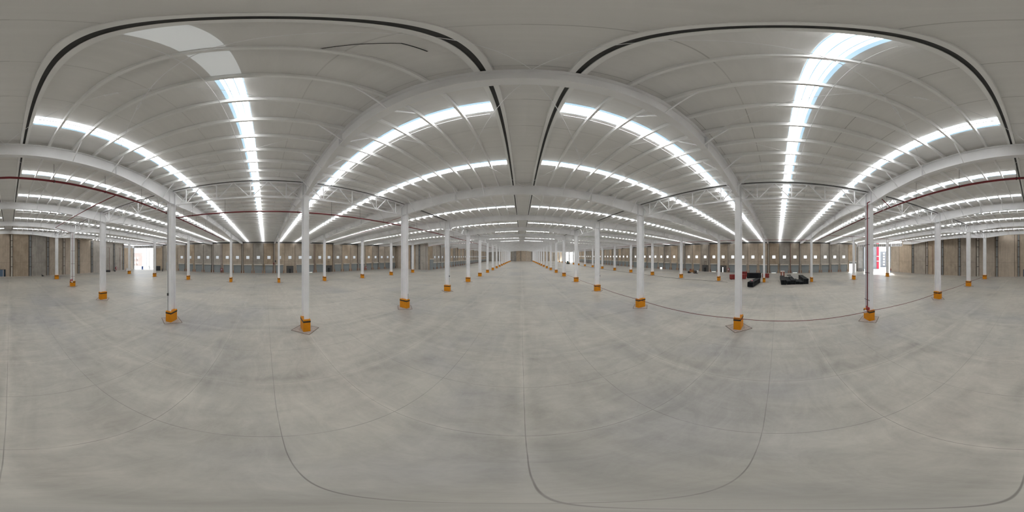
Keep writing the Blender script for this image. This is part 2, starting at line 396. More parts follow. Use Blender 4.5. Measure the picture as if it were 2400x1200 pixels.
# ------------------------------------------------------------------ steel columns
def column_root():
    root = empty('steel_column')
    ht = 12.39 - 0.03*RI - 1.29
    s = MB(); X, Y, t = 0.39, 0.20, 0.035
    s.box(-X, -X+t, -Y, Y, 0.0, 1.0).box(X-t, X, -Y, Y, 0.0, 1.0).box(-X+t, X-t, -0.02, 0.02, 0.0, 1.0)
    sh = s.build('shaft', M['white'], root, loc=(0, 0, 0.95)); sh.scale = (1, 1, ht-0.95)
    c = MB().box(-.45, .45, -.26, .26, 0, 1).build('cap_plate', M['white'], root, loc=(0, 0, ht-.03)); c.scale = (1, 1, .03)
    g = MB().box(-.505, .505, -.275, .275, 0, 1.06).build('base_guard', M['orange'], root); bevel(g, .015)
    MB().box(-.513, .513, -.283, .283, 0.81, 0.94).build('black_band', M['black'], g)
    p = MB().prism([(-1.08, 0), (0, -1.08), (1.08, 0), (0, 1.08)], 0.0, 0.012).build('floor_pad', M['pad_new'], root)
    j = MB()
    q = [Vector((-1.08, 0, .009)), Vector((0, -1.08, .009)), Vector((1.08, 0, .009)), Vector((0, 1.08, .009))]
    for i in range(4): j.bar(q[i], q[(i+1) % 4], .05, .014)
    j.build('pad_joint', M['pad_line'], p)
    return root
proto = column_root(); first = True
pad_old = proto.children[[c.name.split('.')[0] for c in proto.children].index('floor_pad')].data.copy(); pad_old.materials[0] = M['pad_old']
rows = [(-RO, 'outer row away from bundles', -4, 4), (-RI, 'inner row without tape', -4, 16),
        (RI, 'inner row strung with red tape', -4, 16), (RO, 'outer row beside the bundles', -3, 14)]
COLS = {}
for ri, (rx, rname, k0, k1) in enumerate(rows):
    for k in range(k0, k1+1):
        if first: o = proto; first = False
        else: o = copy_tree(proto)
        x = CX + rx; o.location = (x, FY(k), 0)
        n = k - k0 + 1
        tag(o, 'white steel column, orange base, %s from slanted wall, %s' % (nth(n), rname), 'column', 'steel columns with orange bases')
        ht = ztop(x) - 1.29
        for c in o.children:
            b = c.name.split('.')[0]
            if b == 'shaft': c.scale = (1, 1, ht-0.95)
            if b == 'cap_plate': c.location = (0, 0, ht-.03)
            if b == 'floor_pad' and ((rx < 0 and k != -1) or k > 2): c.data = pad_old
        COLS[(ri, k)] = o

# ------------------------------------------------------------------ roof beams
def depth(x):
    a = abs(x-CX)
    d = 0.84
    for c in (RI, RO):
        t = max(0.0, 1 - max(0, abs(a-c)-0.45)/(1.0*H)); d = max(d, 0.84 + 0.45*t)
    if a > 8.4*H: d = min(d, 0.84 - 0.25*(a-8.4*H)/(0.9*H))
    return d
def beam_mesh(x0, x1):
    xs = sorted(set([x0, x1, CX] + [CX + s*v for s in (-1, 1) for v in (RI, RO, RI-.45, RI+.45, RO-.45, RO+.45, RI-.45-H, RI+.45+H, RO-.45-H, RO+.45+H, 8.4*H) if x0 < CX+s*v < x1]))
    m = MB(); fw, ft = 0.14, 0.025
    for a, b in zip(xs, xs[1:]):
        za, zb = ztop(a), ztop(b); da, db = za-depth(a), zb-depth(b)
        for (lo, hi, w) in (((da, db), (da+ft, db+ft), fw), ((za-ft, zb-ft), (za, zb), fw), ((da+ft, db+ft), (za-ft, zb-ft), 0.012)):
            m.hexa([(a, -w, lo[0]), (b, -w, lo[1]), (b, w, lo[1]), (a, w, lo[0]), (a, -w, hi[0]), (b, -w, hi[1]), (b, w, hi[1]), (a, w, hi[0])])
    return m
POFF = [0.145*H + 0.2075*H*i for i in range(0, 44)]
splice = MB().box(-.018, .018, -.15, .15, 0, 1).mesh('splice_plate', M['beam'])
bracem = {}
def fly_mesh(sgn):
    if sgn not in bracem:
        bracem[sgn] = MB().bar((0, sgn*0.05, 0), (0, sgn*1.15, 0.92), 0.05, 0.05).mesh('knee_brace', M['white'])
    return bracem[sgn]
for k in range(KMIN, KMAX+1):
    x0 = XL+.05 if k < 5 else XL2+.05; x1 = XR-.05
    if k == -4: x1 = 6.95*H
    if k >= 14: x1 = XR - (FY(k)-YDF)/(YF-YDF)*(XR-XDF) - .3
    o = beam_mesh(x0, x1).build('roof_beam', M['beam'], loc=(0, FY(k), 0))
    tag(o, 'white haunched steel roof beam over the %s column line from the slanted wall' % nth(k+5), 'beam', 'roof beams across the hall')
    for s in (-1, 1):
        for v in ([RI-.42, RI+.42, RI-1.02*H, RI+1.45*H] + ([RO-.42, RO+.42, RO-1.2*H] if k < 8 else [])):
            x = CX+s*v
            if x0 < x < x1:
                p = bpy.data.objects.new('splice_plate', splice); COL.objects.link(p); p.parent = o
                p.location = (x, 0, ztop(x)-depth(x)-.02); p.scale = (1, 1, depth(x)+.02)
    if -4 <= k <= 3:
        for s in (-1, 1):
            for i in range(2, 44, 2):
                x = CX + s*(POFF[i]); lim = 30 if abs(k) < 3 else 20
                if i > lim or not (x0 < x < x1): continue
                for sg in (-1, 1):
                    if k == -4 and (sg == -1 and YB(x) > FY(k)-1.4): continue
                    zb = ztop(x)-depth(x)+.03
                    p = bpy.data.objects.new('knee_brace', fly_mesh(sg)); COL.objects.link(p); p.parent = o
                    p.location = (x, 0, zb); p.scale = (1, 1, (ztop(x)+.02-zb)/0.92)

# ------------------------------------------------------------------ purlins
SIDE = {-1: 'away from the black bundles', 1: 'towards the black bundles'}
def purlin(x, s, y0, y1, z, w=0.09):
    m = MB(); t = .012; ft = .006     # channel with its back to the ridge
    def bx(a, b, z0, z1): m.box(min(x+s*a, x+s*b), max(x+s*a, x+s*b), y0, y1, z0, z1)
    bx(-w/2, -w/2+t, z, z+PD-ft); bx(-w/2+t, w/2, z, z+t); bx(-w/2+t, w/2, z+PD-t-ft, z+PD-ft); bx(w/2-t, w/2, z+t, z+t+.03)
    return m
for s in (-1, 1):
    for i, off in enumerate(POFF):
        x = CX + s*off; y0 = YB(x) + .05
        y1 = YF - .05
        if x < XL2: y1 = YN - .05
        if x > XDF: y1 = YF - (x-XDF)/(XR-XDF)*(YF-YDF) - .4
        if x > XDR: y0 = YB(XDR) + (x-XDR)/(XR-XDR)*(YDR-YB(XDR)) + .4
        if x < XDL: y0 = YB(XDL) + (XDL-x)/(XDL-XL)*(YDL-YB(XDL)) + .3
        z = ztop(x)
        if i == 0:
            m = MB()
            for q in (-1, 1):
                m.box(x+q*.115-.055, x+q*.115+.055, y0, y1, z, z+.012).box(x+q*.17-.008, x+q*.17+.008, y0, y1, z+.012, z+PD).box(x+q*.062-.006, x+q*.062+.006, y0, y1, z+.012, z+.08)
            o = m.build('ridge_purlin', M['purlin'])
            tag(o, 'twin-flanged ridge purlin with a dark slot, on the side %s' % SIDE[s], 'purlin', 'ridge purlins')
            MB().box(x-.16, x+.16, y0, y1, z+.13, z+.14).build('slot_shade', M['darkgap'], o)  # dark plate paints the shade inside the slot
        else:
            o = purlin(x, s, y0, y1, z).build('roof_purlin', M['purlin'])
            tag(o, 'long white roof purlin, %s out from the ridge, %s' % (nth(i), SIDE[s]), 'purlin', 'roof purlins')

# ------------------------------------------------------------------ translucent roof strips
wn = 0
def next_window():
    global wn; wn += 1; return 'window_%d' % wn
for n in range(-10, 33):
    y = (0.504 + 1.8125*(n//2) + (0.32 if n % 2 == 0 else 1.18))*H; w = 0.31
    for s in (-1, 1):
        xs = []
        m = MB(); end = XR-.4 if s > 0 else ((XL+.4) if y < YN-.6 else XL2+.4)
        step = 0.2075*H*3; a = CX + s*(0.145*H+.22); cnt = 0
        if n == -1 and s < 0: a = CX + s*(0.56*H+.05)
        while s*a < s*end:
            b = a + s*step
            if s*b > s*end: b = end
            ok = (y-w > YB(a)+.2 and y-w > YB(b)+.2 and y+w < YF-.2)
            if max(a, b) > XDF and y > YDF - .5: ok = False
            if max(a, b) > XDR and y < YDR + .5: ok = False
            if min(a, b) < XDL and y < YDL + .5: ok = False
            if ok:
                x0, x1 = min(a, b), max(a, b); bI = len(m.v)
                m.v += [(x0, y-w, zdeck(x0)-.012), (x0, y+w, zdeck(x0)-.012), (x1, y+w, zdeck(x1)-.012), (x1, y-w, zdeck(x1)-.012)]
                m.f.append((bI, bI+1, bI+2, bI+3)); cnt += 1
            a = b
        if cnt:
            me = bpy.data.meshes.new('window_strip'); me.from_pydata(m.v, [], m.f); me.materials.append(M['skylight'])
            if me.polygons[0].normal.z > 0: me.flip_normals()
            o = bpy.data.objects.new(next_window(), me); COL.objects.link(o)
            tag(o, 'bright translucent roof strip, %s from the slanted wall, %s' % (nth(n+11), SIDE[s]), 'skylight', 'translucent roof strips', 'structure')

# the first two fields of one strip glow only faintly
dimm = mat('dim_sheet', (.8, .8, .8), .5, emit=(.95, 1, 1), estr=.16)
m = MB(); y = (0.504 - 1.8125 + 1.18)*H
for a, b in ((.36, .55), (.17, .34)):
    x0, x1 = CX-b*H, CX-a*H; bI = len(m.v)
    m.v += [(x0, y-.31, zdeck(x0)-.012), (x0, y+.31, zdeck(x0)-.012), (x1, y+.31, zdeck(x1)-.012), (x1, y-.31, zdeck(x1)-.012)]; m.f.append((bI, bI+3, bI+2, bI+1))
tag(m.build(next_window(), dimm), 'dim start of the roof strip beside the ridge', 'skylight', None, 'structure')

# ------------------------------------------------------------------ trusses along the inner column rows
for s in (-1, 1):
    for k in (-4, -3, -2, -1, 0, 2, 4, 6):
        x = CX + s*RI; y0, y1 = FY(k)+.15, FY(k+1)-.15; L = y1-y0
        zt, zb = ztop(x)-.10, ztop(x)-1.45
        o = empty('roof_truss', (x, y0, zb), 0, 'white open-web truss between the %s and %s columns, %s' % (nth(k+5), nth(k+6), 'taped row' if s > 0 else 'untaped row'), 'truss', 'open-web roof trusses')
        MB().box(-.05, .05, 0, L, zt-zb-.05, zt-zb+.05).build('top_chord', M['white'], o)
        MB().box(-.045, .045, 0.35, L-.35, -.045, .045).build('bottom_chord', M['white'], o)
        MB().box(-.16, .10, 0, L, zt-zb+.06, zt-zb+.10).build('dark_strut', M['darkgap'], o)
        tops = [0.0, L*.25, L*.5, L*.75, L]; bots = [L*.125, L*.375, L*.625, L*.875]
        for i, b in enumerate(bots):
            MB().bar((0, b, 0), (0, b, zt-zb), .07, .07).build('post', M['white'], o)
            for t in (tops[i], tops[i+1]):
                MB().bar((0, b+(t-b)*.06, 0.02), (0, b+(t-b)*.97, zt-zb), .065, .065).build('diagonal', M['white'], o)
        for b in (0.35, L-.35):
            MB().bar((0, b, 0), (0, .05 if b < 1 else L-.05, -.02), .05, .05).build('end_bar', M['white'], o)

for s in (-1, 1):
    for k in list(range(1, 8, 2)):
        x = CX + s*RI
        o = MB().box(x-.16, x+.10, FY(k)+.2, FY(k+1)-.2, ztop(x)-.04, ztop(x)).build('dark_strut', M['darkgap'])
        tag(o, 'flat dark strut between the %s and %s columns, %s' % (nth(k+5), nth(k+6), 'taped row' if s > 0 else 'untaped row'), 'strut', 'dark roof struts')

# ------------------------------------------------------------------ tie rods with turnbuckles and sag rods
def rod_mat_z(x): return ztop(x) - 0.16
for k in (-4, -3, -2, -1, 0, 1):
    for s in (-1, 1):
        for (a, b, zone) in ((0.0, 1.0, 'ridge'), (1.0, 2.0, 'columns')):
            for d in (0, 1):
                ra, rb = (a, b) if d == 0 else (b, a)
                p = Vector((CX+s*ra*H, FY(k)+.2, 0)); q = Vector((CX+s*rb*H, FY(k+1)-.2, 0)); p.z = rod_mat_z(p.x); q.z = rod_mat_z(q.x)-.04*d
                o = MB().tube([p, q], .011, 6).build('tie_rod', M['white'])
                tag(o, '%s tie rod by %s, %s bay from slanted wall, %s' % ('outward' if d == 0 else 'inward', zone, nth(k+5), SIDE[s]), 'rod', 'diagonal roof tie rods')
                c = p.lerp(q, .42); dd = (q-p).normalized(); u = Vector((-dd.y, dd.x, 0))*.035
                MB().bar(c-dd*.17+u, c+dd*.17+u, .014, .02).bar(c-dd*.17-u, c+dd*.17-u, .014, .02).bar(c-dd*.17-u*1.2, c-dd*.17+u*1.2, .03, .03).bar(c+dd*.17-u*1.2, c+dd*.17+u*1.2, .03, .03).build('turnbuckle', M['white'], o)
for k in range(-4, 4):
    for f, nm in ((0.37, 'near half'), (1.10, 'far half')):
        y = FY(k) + f*H
        for s in (-1, 1):
            if k == -4 and f < 1 and s > 0: continue
            p = (CX+s*.2*H, y, ztop(CX+s*.2*H)-.01); q = (CX+s*6.9*H, y, ztop(CX+s*6.9*H)-.01)
            o = MB().bar(p, q, .02, .02).build('sag_rod', M['white'])
            tag(o, 'thin sag rod, %s bay from slanted wall, %s, %s' % (nth(k+5), nm, SIDE[s]), 'rod', 'purlin sag rods')

# ------------------------------------------------------------------ dock doors and their windows
dn = 0
def next_door():
    global dn; dn += 1; return 'door_%d' % dn
# built facing +X at the origin: the wall face is x = 0, the hall is at x > 0
def dock_door():
    root = empty('door_0'); w = 1.27; h = 2.85
    MB().box(0.01, 0.05, -w, w, 0.14, h).build('shutter', M['shutter'], root)
    b = MB().box(0.01, 0.40, -w-.10, w+.10, h, h+.34).build('roller_box', M['cream'], root); bevel(b, .03)
    for s in (-1, 1):
        MB().box(0.01, 0.14, s*w-.05, s*w+.05, 0.13, h).build('guide_rail', M['grey'], root)
        MB().box(0.14, 0.28, s*(w+.08)-.07, s*(w+.08)+.07, 0.13, 1.0).build('rail_guard', M['rust'], root)
    return root
def pit_door():
    root = empty('door_0')
    MB().box(0.01, 0.06, -1.17, 1.17, 0.13, 2.5).build('dark_panel', mat('pit_grey', (0.085, 0.085, 0.085), .6, noise=.2, nscale=2), root)
    f = MB()
    for s in (-1, 1): f.box(.01, .10, s*1.2-.04, s*1.2+.04, .13, 2.55)
    f.box(.01, .10, -1.24, 1.24, 2.5, 2.58).build('door_frame', M['postdark'], root)
    MB().box(.06, .35, -.35, .30, .13, 1.6).build('folded_plate', M['dark'], root)
    return root
def dock_window(pm):
    root = MB().box(0.005, 0.03, -.53, .53, -.5, .5).build('window_0', pm)
    f = MB(); o2, i2 = .60, .54
    f.box(0, .06, -o2, o2, .5, .56).box(0, .06, -o2, o2, -.56, -.5).box(0, .06, -o2, -i2+.01, -.5, .5).box(0, .06, i2-.01, o2, -.5, .5).build('window_frame', M['grey'], root)
    return root
DD, PDD = dock_door(), pit_door(); WS, WH = dock_window(M['pane_sunny']), dock_window(M['pane_shade'])
walls = [(XR, math.pi, range(-7, 42), 'the wall behind the black bundles', WS, 5.66, {5, 7}, {-2, 0, 3, 6, 8, 10}),
         (XL, 0.0, range(-9, 16), 'the long dock wall opposite the bundles', WH, 5.52, {2, 6}, {4}),
         (XL2, 0.0, range(17, 49), 'the stepped-in dock wall', WH, 5.52, set(), set())]
used = set()
for X, rz, rng, wname, WP, wz, pits, gap_glows in walls:
    for j, n in enumerate(rng):
        y = (0.202 + 0.604*n)*H
        src = PDD if n in pits else DD
        o = copy_tree(src, loc=(X, y, 0), rz=rz, name=next_door())
        if n in pits: tag(o, 'dark recessed dock door, %s opening from the slanted wall in %s' % (nth(j+1), wname), 'door', 'dark recessed dock doors', 'structure')
        else: tag(o, 'grey roller dock door, %s from the slanted wall in %s' % (nth(j+1), wname), 'door', 'grey roller dock doors', 'structure')
        if n in gap_glows:
            g = MB().box(.02, .10, -.8, .75, .132, .22).build('gap_glow_strip', M['daylight'], o)  # added glow strip; the wall behind has no opening
        o = copy_tree(WP, loc=(X, y, wz), rz=rz, name=next_window())
        tag(o, 'small white square window, %s from the slanted wall in %s' % (nth(j+1), wname), 'window', 'square windows above the dock doors', 'structure')
for src in (DD, PDD, WS, WH):
    for c in list(src.children): bpy.data.objects.remove(c)
    bpy.data.objects.remove(src)
# glowing sheets stand in for daylight at two doors in the right wall
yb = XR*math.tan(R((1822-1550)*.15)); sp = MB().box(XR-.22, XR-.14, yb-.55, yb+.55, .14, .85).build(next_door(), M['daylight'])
tag(sp, 'glowing sheet standing in for daylight under a dock door', 'door', kind='structure')
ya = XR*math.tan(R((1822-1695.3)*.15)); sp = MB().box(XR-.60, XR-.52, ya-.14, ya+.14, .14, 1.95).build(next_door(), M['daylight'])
tag(sp, 'narrow upright glowing sheet standing in for daylight at the dark recessed door', 'door', kind='structure')
# taller grey door on the stepped-in wall and pale door on the left wall
def leaf_door(x, y0, y1, h, sgn, m, label, hood=True):
    o = MB().box(min(x, x+sgn*.06), max(x, x+sgn*.06), y0, y1, .13, h).build(next_door(), m)
    tag(o, label, 'door', kind='structure')
    if hood: MB().box(min(x, x+sgn*.4), max(x, x+sgn*.4), y0-.1, y1+.1, h, h+.35).build('roller_box', M['cream'], o)
    for y in (y0, y1): MB().box(min(x, x+sgn*.12), max(x, x+sgn*.12), y-.05, y+.05, .13, h).build('guide_rail', M['grey'], o)
leaf_door(XL2+.01, 9.78*H, 10.25*H, 4.5, 1, M['shutter'], 'tall grey roller door beside the step in the dock wall')
leaf_door(XL+.01, -6.45*H, -5.75*H, 3.3, 1, M['paledoor'], 'pale grey flush door near the bright corner opening', hood=False)
# doorway right: frame, roller box
o = MB().box(XR-.10, XR+.25, PY0-.12, PY0, 0, PZ).box(XR-.10, XR+.25, PY1, PY1+.12, 0, PZ).build(next_door(), M['cream'])
tag(o, 'open doorway full of daylight near the cut corner', 'door', kind='structure')
MB().box(XR-.5, XR-.02, PY0-.15, PY1+.15, PZ+.4, PZ+.8).build('roller_box', M['cream'], o)
MB().box(XR-.06, XR-.02, PY0, PY1, PZ-.25, PZ+.4).build('shutter', M['shutter'], o)
# glazed double door in the slanted wall
bx = 0.33*H; rzb = math.atan(0.14)
o = empty(next_door(), (bx, YB(bx)+.02, 0), rzb, 'dark glazed double door in the slanted end wall', 'door', kind='structure')
for a, b, z0, z1 in ((-.95, -.83, 0, 2.2), (.83, .95, 0, 2.2), (-.83, .83, 2.1, 2.2)):
    MB().box(a, b, 0, .10, z0, z1).build('door_frame', M['postdark'], o)
MB().box(-.83, -.30, .02, .06, .02, 2.1).build('glazed_leaf', M['glassdark'], o)
MB().box(-.30, -.20, .02, .09, .02, 2.1).build('meeting_stile', M['outwhite'], o)
MB().box(-.20, .83, .02, .06, .02, 2.1).build('glazed_leaf', mat('blue_glazing', (.10, .16, .24), .2), o)

# ------------------------------------------------------------------ wall posts
def side_post(h):
    root = empty('wall_post')
    MB().box(0.01, .20, -.09, .09, .13, h).build('pale_channel', M['cream'], root)
    MB().box(0.01, .16, -.34, -.20, .13, h).build('shadow_gap_strip', M['postdark'], root)  # dark strips paint the shadow gap beside the pale channel
    MB().box(0.01, .10, .18, .26, .13, h).build('shadow_gap_edge', M['postdark'], root)
    return root
sp0 = side_post(TOPW); u0 = True
for X, rz, ks, wname in ((XR, math.pi, range(-3, 14), 'the wall behind the black bundles'), (XL, 0, range(-4, 5), 'the long dock wall opposite the bundles'), (XL2, 0, range(6, 17), 'the stepped-in dock wall')):
    for j, k in enumerate(ks):
        if X == XR and k == -3: y = PY0 - .8
        else: y = FY(k)
        o = copy_tree(sp0, loc=(X, y, 0), rz=rz)
        if X == XR and k == -3:
            for c in o.children: c.scale = (1, 1, .93)
        if X == XL2:
            for c in o.children: c.scale = (1, 1, 1.04)
        tag(o, 'steel post, %s from slanted wall, on %s' % (nth(j+1), wname), 'post', 'steel posts on the dock walls')
for c in list(sp0.children): bpy.data.objects.remove(c)
bpy.data.objects.remove(sp0)
# thin white conduits / down pipes between the posts on the dock walls
def conduit(X, s, y, m, name, label, cat, z0=.13, z1=TOPW, r=.045):
    o = MB().tube([(X+s*.10, y, z0), (X+s*.10, y, z1)], r, 8).build(name, m); tag(o, label, cat, 'pipes on the dock walls'); return o
for i, n in enumerate((-2, 4, 7, 11, 17)):
    conduit(XR, -1, (0.504+.604*n)*H+.12, M['cream'], 'down_pipe', 'cream down pipe, %s from the slanted wall, behind the black bundles' % nth(i+1), 'pipe')
conduit(XR, -1, -.744*H, M['pipe'], 'fire_riser', 'dark red fire riser on the wall behind the slanted black bundles', 'pipe')
conduit(XL, 1, XL*-1*math.tan(R((736-622)*.15)), M['pipe'], 'fire_riser', 'dark red fire riser between dock doors beside the dark door', 'pipe')
conduit(XL, 1, -XL*math.tan(R((518.6-622)*.15)), M['pipe'], 'fire_riser', 'thin red fire riser above the red hose cabinet', 'pipe', r=.03)

def back_post(x, h, idx, label, y=None, rz=None):
    root = empty('paired_post', (x, (YB(x) if y is None else y)+(.0 if y is None else 0), 0), rzb if rz is None else rz, label, 'post', 'paired steel posts on the end walls')
    MB().box(-.36, -.29, .02, .16, .13, h).build('rail', M['postdark'], root)
    MB().box(.29, .36, .02, .16, .13, h).build('rail', M['postdark'], root)
    MB().box(-.17, .17, .02, .10, .13, h).build('web_plate', M['grey'] if idx % 3 else M['cream'], root)
    for z in (2.9, 5.75, 8.6, 10.4):
        if z < h-.3: MB().box(-.30, .30, .10, .20, z-.07, z+.07).build('bracket', M['postdark'], root)
    return root
idx = 0
for i in range(-8, 8):
    x = (-0.11+0.91*i)*H
    if i == 1: x = .70*H
    if x < XDL+1 or x > 6.9*H+.5*H: continue
    idx += 1
    back_post(x, zdeck(x)-.5-.03*0 if LOW > 20 else min(zdeck(x)-.5, (LOW-.1 if (x > xb or x < xa) else 99)), idx, 'paired steel post, %s along the slanted wall from the blue bin corner' % nth(idx))
for j, x in enumerate((-8.55*H, -7.7*H, -6.95*H)):
    back_post(x, zdeck(x)-.5, j, 'paired steel post on the short step wall, %s from the dock wall' % nth(j+1), y=YN, rz=math.pi)
for j in range(13):
    x = -5.4*H + j*1.05*H
    back_post(x, zdeck(x)-.5, j, 'paired steel post on the far end wall, %s from the stepped-in wall' % nth(j+1), y=YF, rz=math.pi)
for x, nm, r in ((-7.05*H, 'near the red hose cabinet', .05), (-6.05*H, 'beside the black box', .04), (5.0*H, 'on the slanted wall behind the taped row', .045)):
    o = MB().tube([(x, YB(x)+.12, .13), (x, YB(x)+.12, 9.2), (x+.9, YB(x+.9)+.12, 9.35)], r, 8).build('fire_riser', M['pipe']); tag(o, 'slim dark red riser on the slanted wall ' + nm, 'pipe', 'risers on the slanted wall')

# ------------------------------------------------------------------ lattice headers over the cut corners, corner posts
def lattice(pts, z0, z1, label, SG=1):
    root = empty('header_lattice', (pts[0][0], pts[0][1], 0), 0, label, 'lattice', 'open lattice headers over the cut corners')
    o0 = Vector((pts[0][0], pts[0][1], 0)); fr = MB(); bk = MB()
    for (a, b) in zip(pts, pts[1:]):
        p, q = Vector((*a, 0))-o0, Vector((*b, 0))-o0; L = (q-p).length; n = max(1, round(L/0.75)); d = (q-p).normalized()
        for z in (z0, z0+(z1-z0)*.36, z0+(z1-z0)*.72): fr.bar(p+Vector((0, 0, z)), q+Vector((0, 0, z)), .16, .14)
        for i in range(n+1):
            c = p+d*L*i/n; fr.bar(c+Vector((0, 0, z0)), c+Vector((0, 0, z1)), .16, .12)
        nn = Vector((-d.y, d.x, 0))*.35*SG
        bk.hexa([p+nn+Vector((0,0,z0+.1)), q+nn+Vector((0,0,z0+.1)), q+nn*1.2+Vector((0,0,z0+.1)), p+nn*1.2+Vector((0,0,z0+.1)),
                 p+nn+Vector((0,0,z1-.1)), q+nn+Vector((0,0,z1-.1)), q+nn*1.2+Vector((0,0,z1-.1)), p+nn*1.2+Vector((0,0,z1-.1))])
    fr.build('frame', M['white'], root); return root, bk
r1, b1 = lattice([(XR, PY0), (XR, YDR), (XDR, YB(XDR)), (xb, YB(xb))], LOW, zdeck(XR)-.15, 'white open lattice over the corner opening beside the person')
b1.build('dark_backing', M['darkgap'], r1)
r2, b2 = lattice([(XL, YDL+2.6), (XL, YDL), (XDL, YB(XDL)), (xa, YB(xa))][::-1], LOW, zdeck(XL)-.15, 'white open lattice over the corner opening with the blue bin outside')
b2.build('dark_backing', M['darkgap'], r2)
r3, b3 = lattice([(XR, YDF), (XDF, YF)], LOW, zdeck(XR)-.15, 'open lattice over the far cut corner')
for (x, y, nm) in ((XDR+.1, YB(XDR)+.2, 'beside the person'), (XR-.15, YDR-.15, 'on the dock side of the same opening'), (XDL-.05, YB(XDL)+.25, 'on the slanted wall by the blue bin'), (XL+.15, YDL-.15, 'at the pale wall by the blue bin'), (XR-.15, YDF+.15, 'at the far bright corner'), (XDF+.15, YF-.15, 'on the far wall at the bright corner')):
    o = MB().box(x-.14, x+.14, y-.14, y+.14, 0, LOW).build('jamb_post', M['grey']); tag(o, 'grey steel jamb post of a corner opening, ' + nm, 'post', 'jamb posts of the corner openings')

# ------------------------------------------------------------------ red sprinkler pipes
PZc = lambda x: H*(1+.835) - .034*abs(x)
def pipe(pts, r, label, hang=None, name='sprinkler_pipe'):
    o = MB().tube(pts, r, 10).build(name, M['pipe'], smooth=True); tag(o, label, 'pipe', 'dark red sprinkler pipes')
    if hang:
        for (x, y, z) in hang:
            MB().tube([(x, y, z+r*.8), (x, y, zdeck(x)-PD)], .011, 5).build('hanger', M['dark'], o)
            MB().tube([(x-.02, y-.02, z), (x+.02, y+.02, z)], r*1.35, 10).build('clamp', M['dark'], o)
    return o
ym = -1.6*H
xe1, xe2 = -6.28*H, 6.26*H
pipe([(xe1, ym, PZc(xe1)), (0, ym, PZc(0)), (xe2, ym, PZc(xe2))], .075, 'thick dark red sprinkler main crossing the hall behind the first columns',
     [(x, ym, PZc(x)) for x in [i*3.7+1 for i in range(-9, 10)]])
xm = -2.64*H; zz = PZc(xm)-.02
pipe([(xm, ym, zz), (xm, 26*H, zz)], .065, 'red sprinkler main running the length of the untaped row', [(xm, ym+2+i*3.6, zz) for i in range(14)])
for i, (y, x2) in enumerate(((2.68*H, -6.9*H), (8.6*H, -5.9*H), (14.2*H, -5.9*H))):
    pipe([(xm, y, zz), (x2, y, PZc(x2))], .04, 'thin red branch pipe off the lengthwise main, %s from the slanted wall' % nth(i+1))
pipe([(xm, 2.4*H, zz), (-2.2*H, 2.5*H, zz+.5)], .025, 'short red arm-over pipe rising beside the second untaped column')
pipe([(xe1, ym, PZc(xe1)), (xe1, -7.6*H, PZc(xe1)-.05)], .035, 'thin red branch running to the corner with the blue bin')
pipe([(xe2, ym, PZc(xe2)), (xe2, 22*H, PZc(xe2)-.02)], .045, 'red pipe running lengthwise above the black bundles')
pipe([(xe2, -.744*H, PZc(xe2)), (XR-.1, -.744*H, TOPW-.3)], .035, 'short red pipe from the lengthwise run to the wall riser')
pipe([(5.0*H, ym, PZc(5*H)), (5.0*H, -6.3*H, PZc(5*H)-.03)], .035, 'thin red branch running towards the person')
pipe([(-1.235*H, ym, PZc(1.2*H)), (-1.235*H, -4.25*H, PZc(1.2*H)-.1), (-1.9*H, -4.78*H, 10.4)], .04, 'red branch reaching the fourth-line column with the hose valve')
rc = COLS[(2, -1)].location
pipe([(rc.x-.12, rc.y+.25, .95), (rc.x-.12, rc.y+.25, 10.9)], .045, 'red vertical riser strapped to the taped column nearest the cut corner')
pipe([(rc.x-.12, rc.y+.25, 10.9), (rc.x-.75, rc.y-.42, 11.3), (rc.x-.9, rc.y-.7, 11.3), (rc.x-.9, ym, PZc(rc.x))], .045, 'red bent pipe from the strapped riser up to the crossing main')
rc2 = COLS[(1, -3)].location
pipe([(rc2.x+.12, rc2.y+.25, .95), (rc2.x+.12, rc2.y+.25, 10.4)], .035, 'red riser strapped to the untaped column with the hose valve')
for q, nm in ((rc, 'taped'), (rc2, 'untaped')):
    for i, z in enumerate((2.0, 4.5, 7.0, 9.4)):
        o = MB().box(q.x-.42, q.x+.42, q.y+.20, q.y+.235, z-.02, z+.02).build('pipe_strap', M['dark']); tag(o, 'dark strap holding the red riser, %s from the floor, %s column' % (nth(i+1), nm), 'strap', 'riser straps')
    sgn = -1 if nm == 'taped' else 1
    t = empty('hose_valve', (q.x+sgn*.30, q.y+.42, 1.06), 0, 'red fire hose valve with white reel on the %s column base' % nm, 'valve', 'fire hose valves')
    MB().tube([(0, 0, -.15), (0, 0, .45)], .07, 10).tube([(0, 0, .25), (sgn*.28, 0, .25)], .06, 10).build('valve_body', M['red'], t, smooth=True)
    MB().tube([(sgn*.28, -.05, .25), (sgn*.28, .05, .25)], .14, 12).build('hand_wheel', M['red'], t)
    MB().tube([(sgn*.05, .10, -.05), (sgn*.05, .26, -.05)], .15, 14).build('hose_reel', M['outwhite'], t)

# ------------------------------------------------------------------ tape along the taped row, rope on the floor
for k in range(-4, 6):
    x = CX+RI-.54; y0, y1 = FY(k)+.2, FY(k+1)-.2; z = 1.045
    pts = [(x, y0+(y1-y0)*t/10, z-.10*math.sin(math.pi*t/10)) for t in range(11)]
    m = MB()
    for a, b in zip(pts, pts[1:]): m.bar(a, b, .012, .045)
    m.bar((x, y1, z), (x, y1+.4, z), .012, .045)
    o = m.build('barrier_tape', M['tape']); tag(o, 'dark red barrier tape between the %s and %s taped columns' % (nth(k+5), nth(k+6)), 'tape', 'barrier tape along the taped row')
m = MB(); pts = []
for i in range(60):
    y = 18*H - i*1.9; pts.append((5.93*H + .25*math.sin(i*.7) + .2*math.sin(i*.23), y, .03))
    if y < 1.9*H: break
m.tube(pts, .03, 6).build('floor_rope', M['cable'])
tag(bpy.data.objects['floor_rope'], 'long dark rope lying along the foot of the outer row', 'rope')

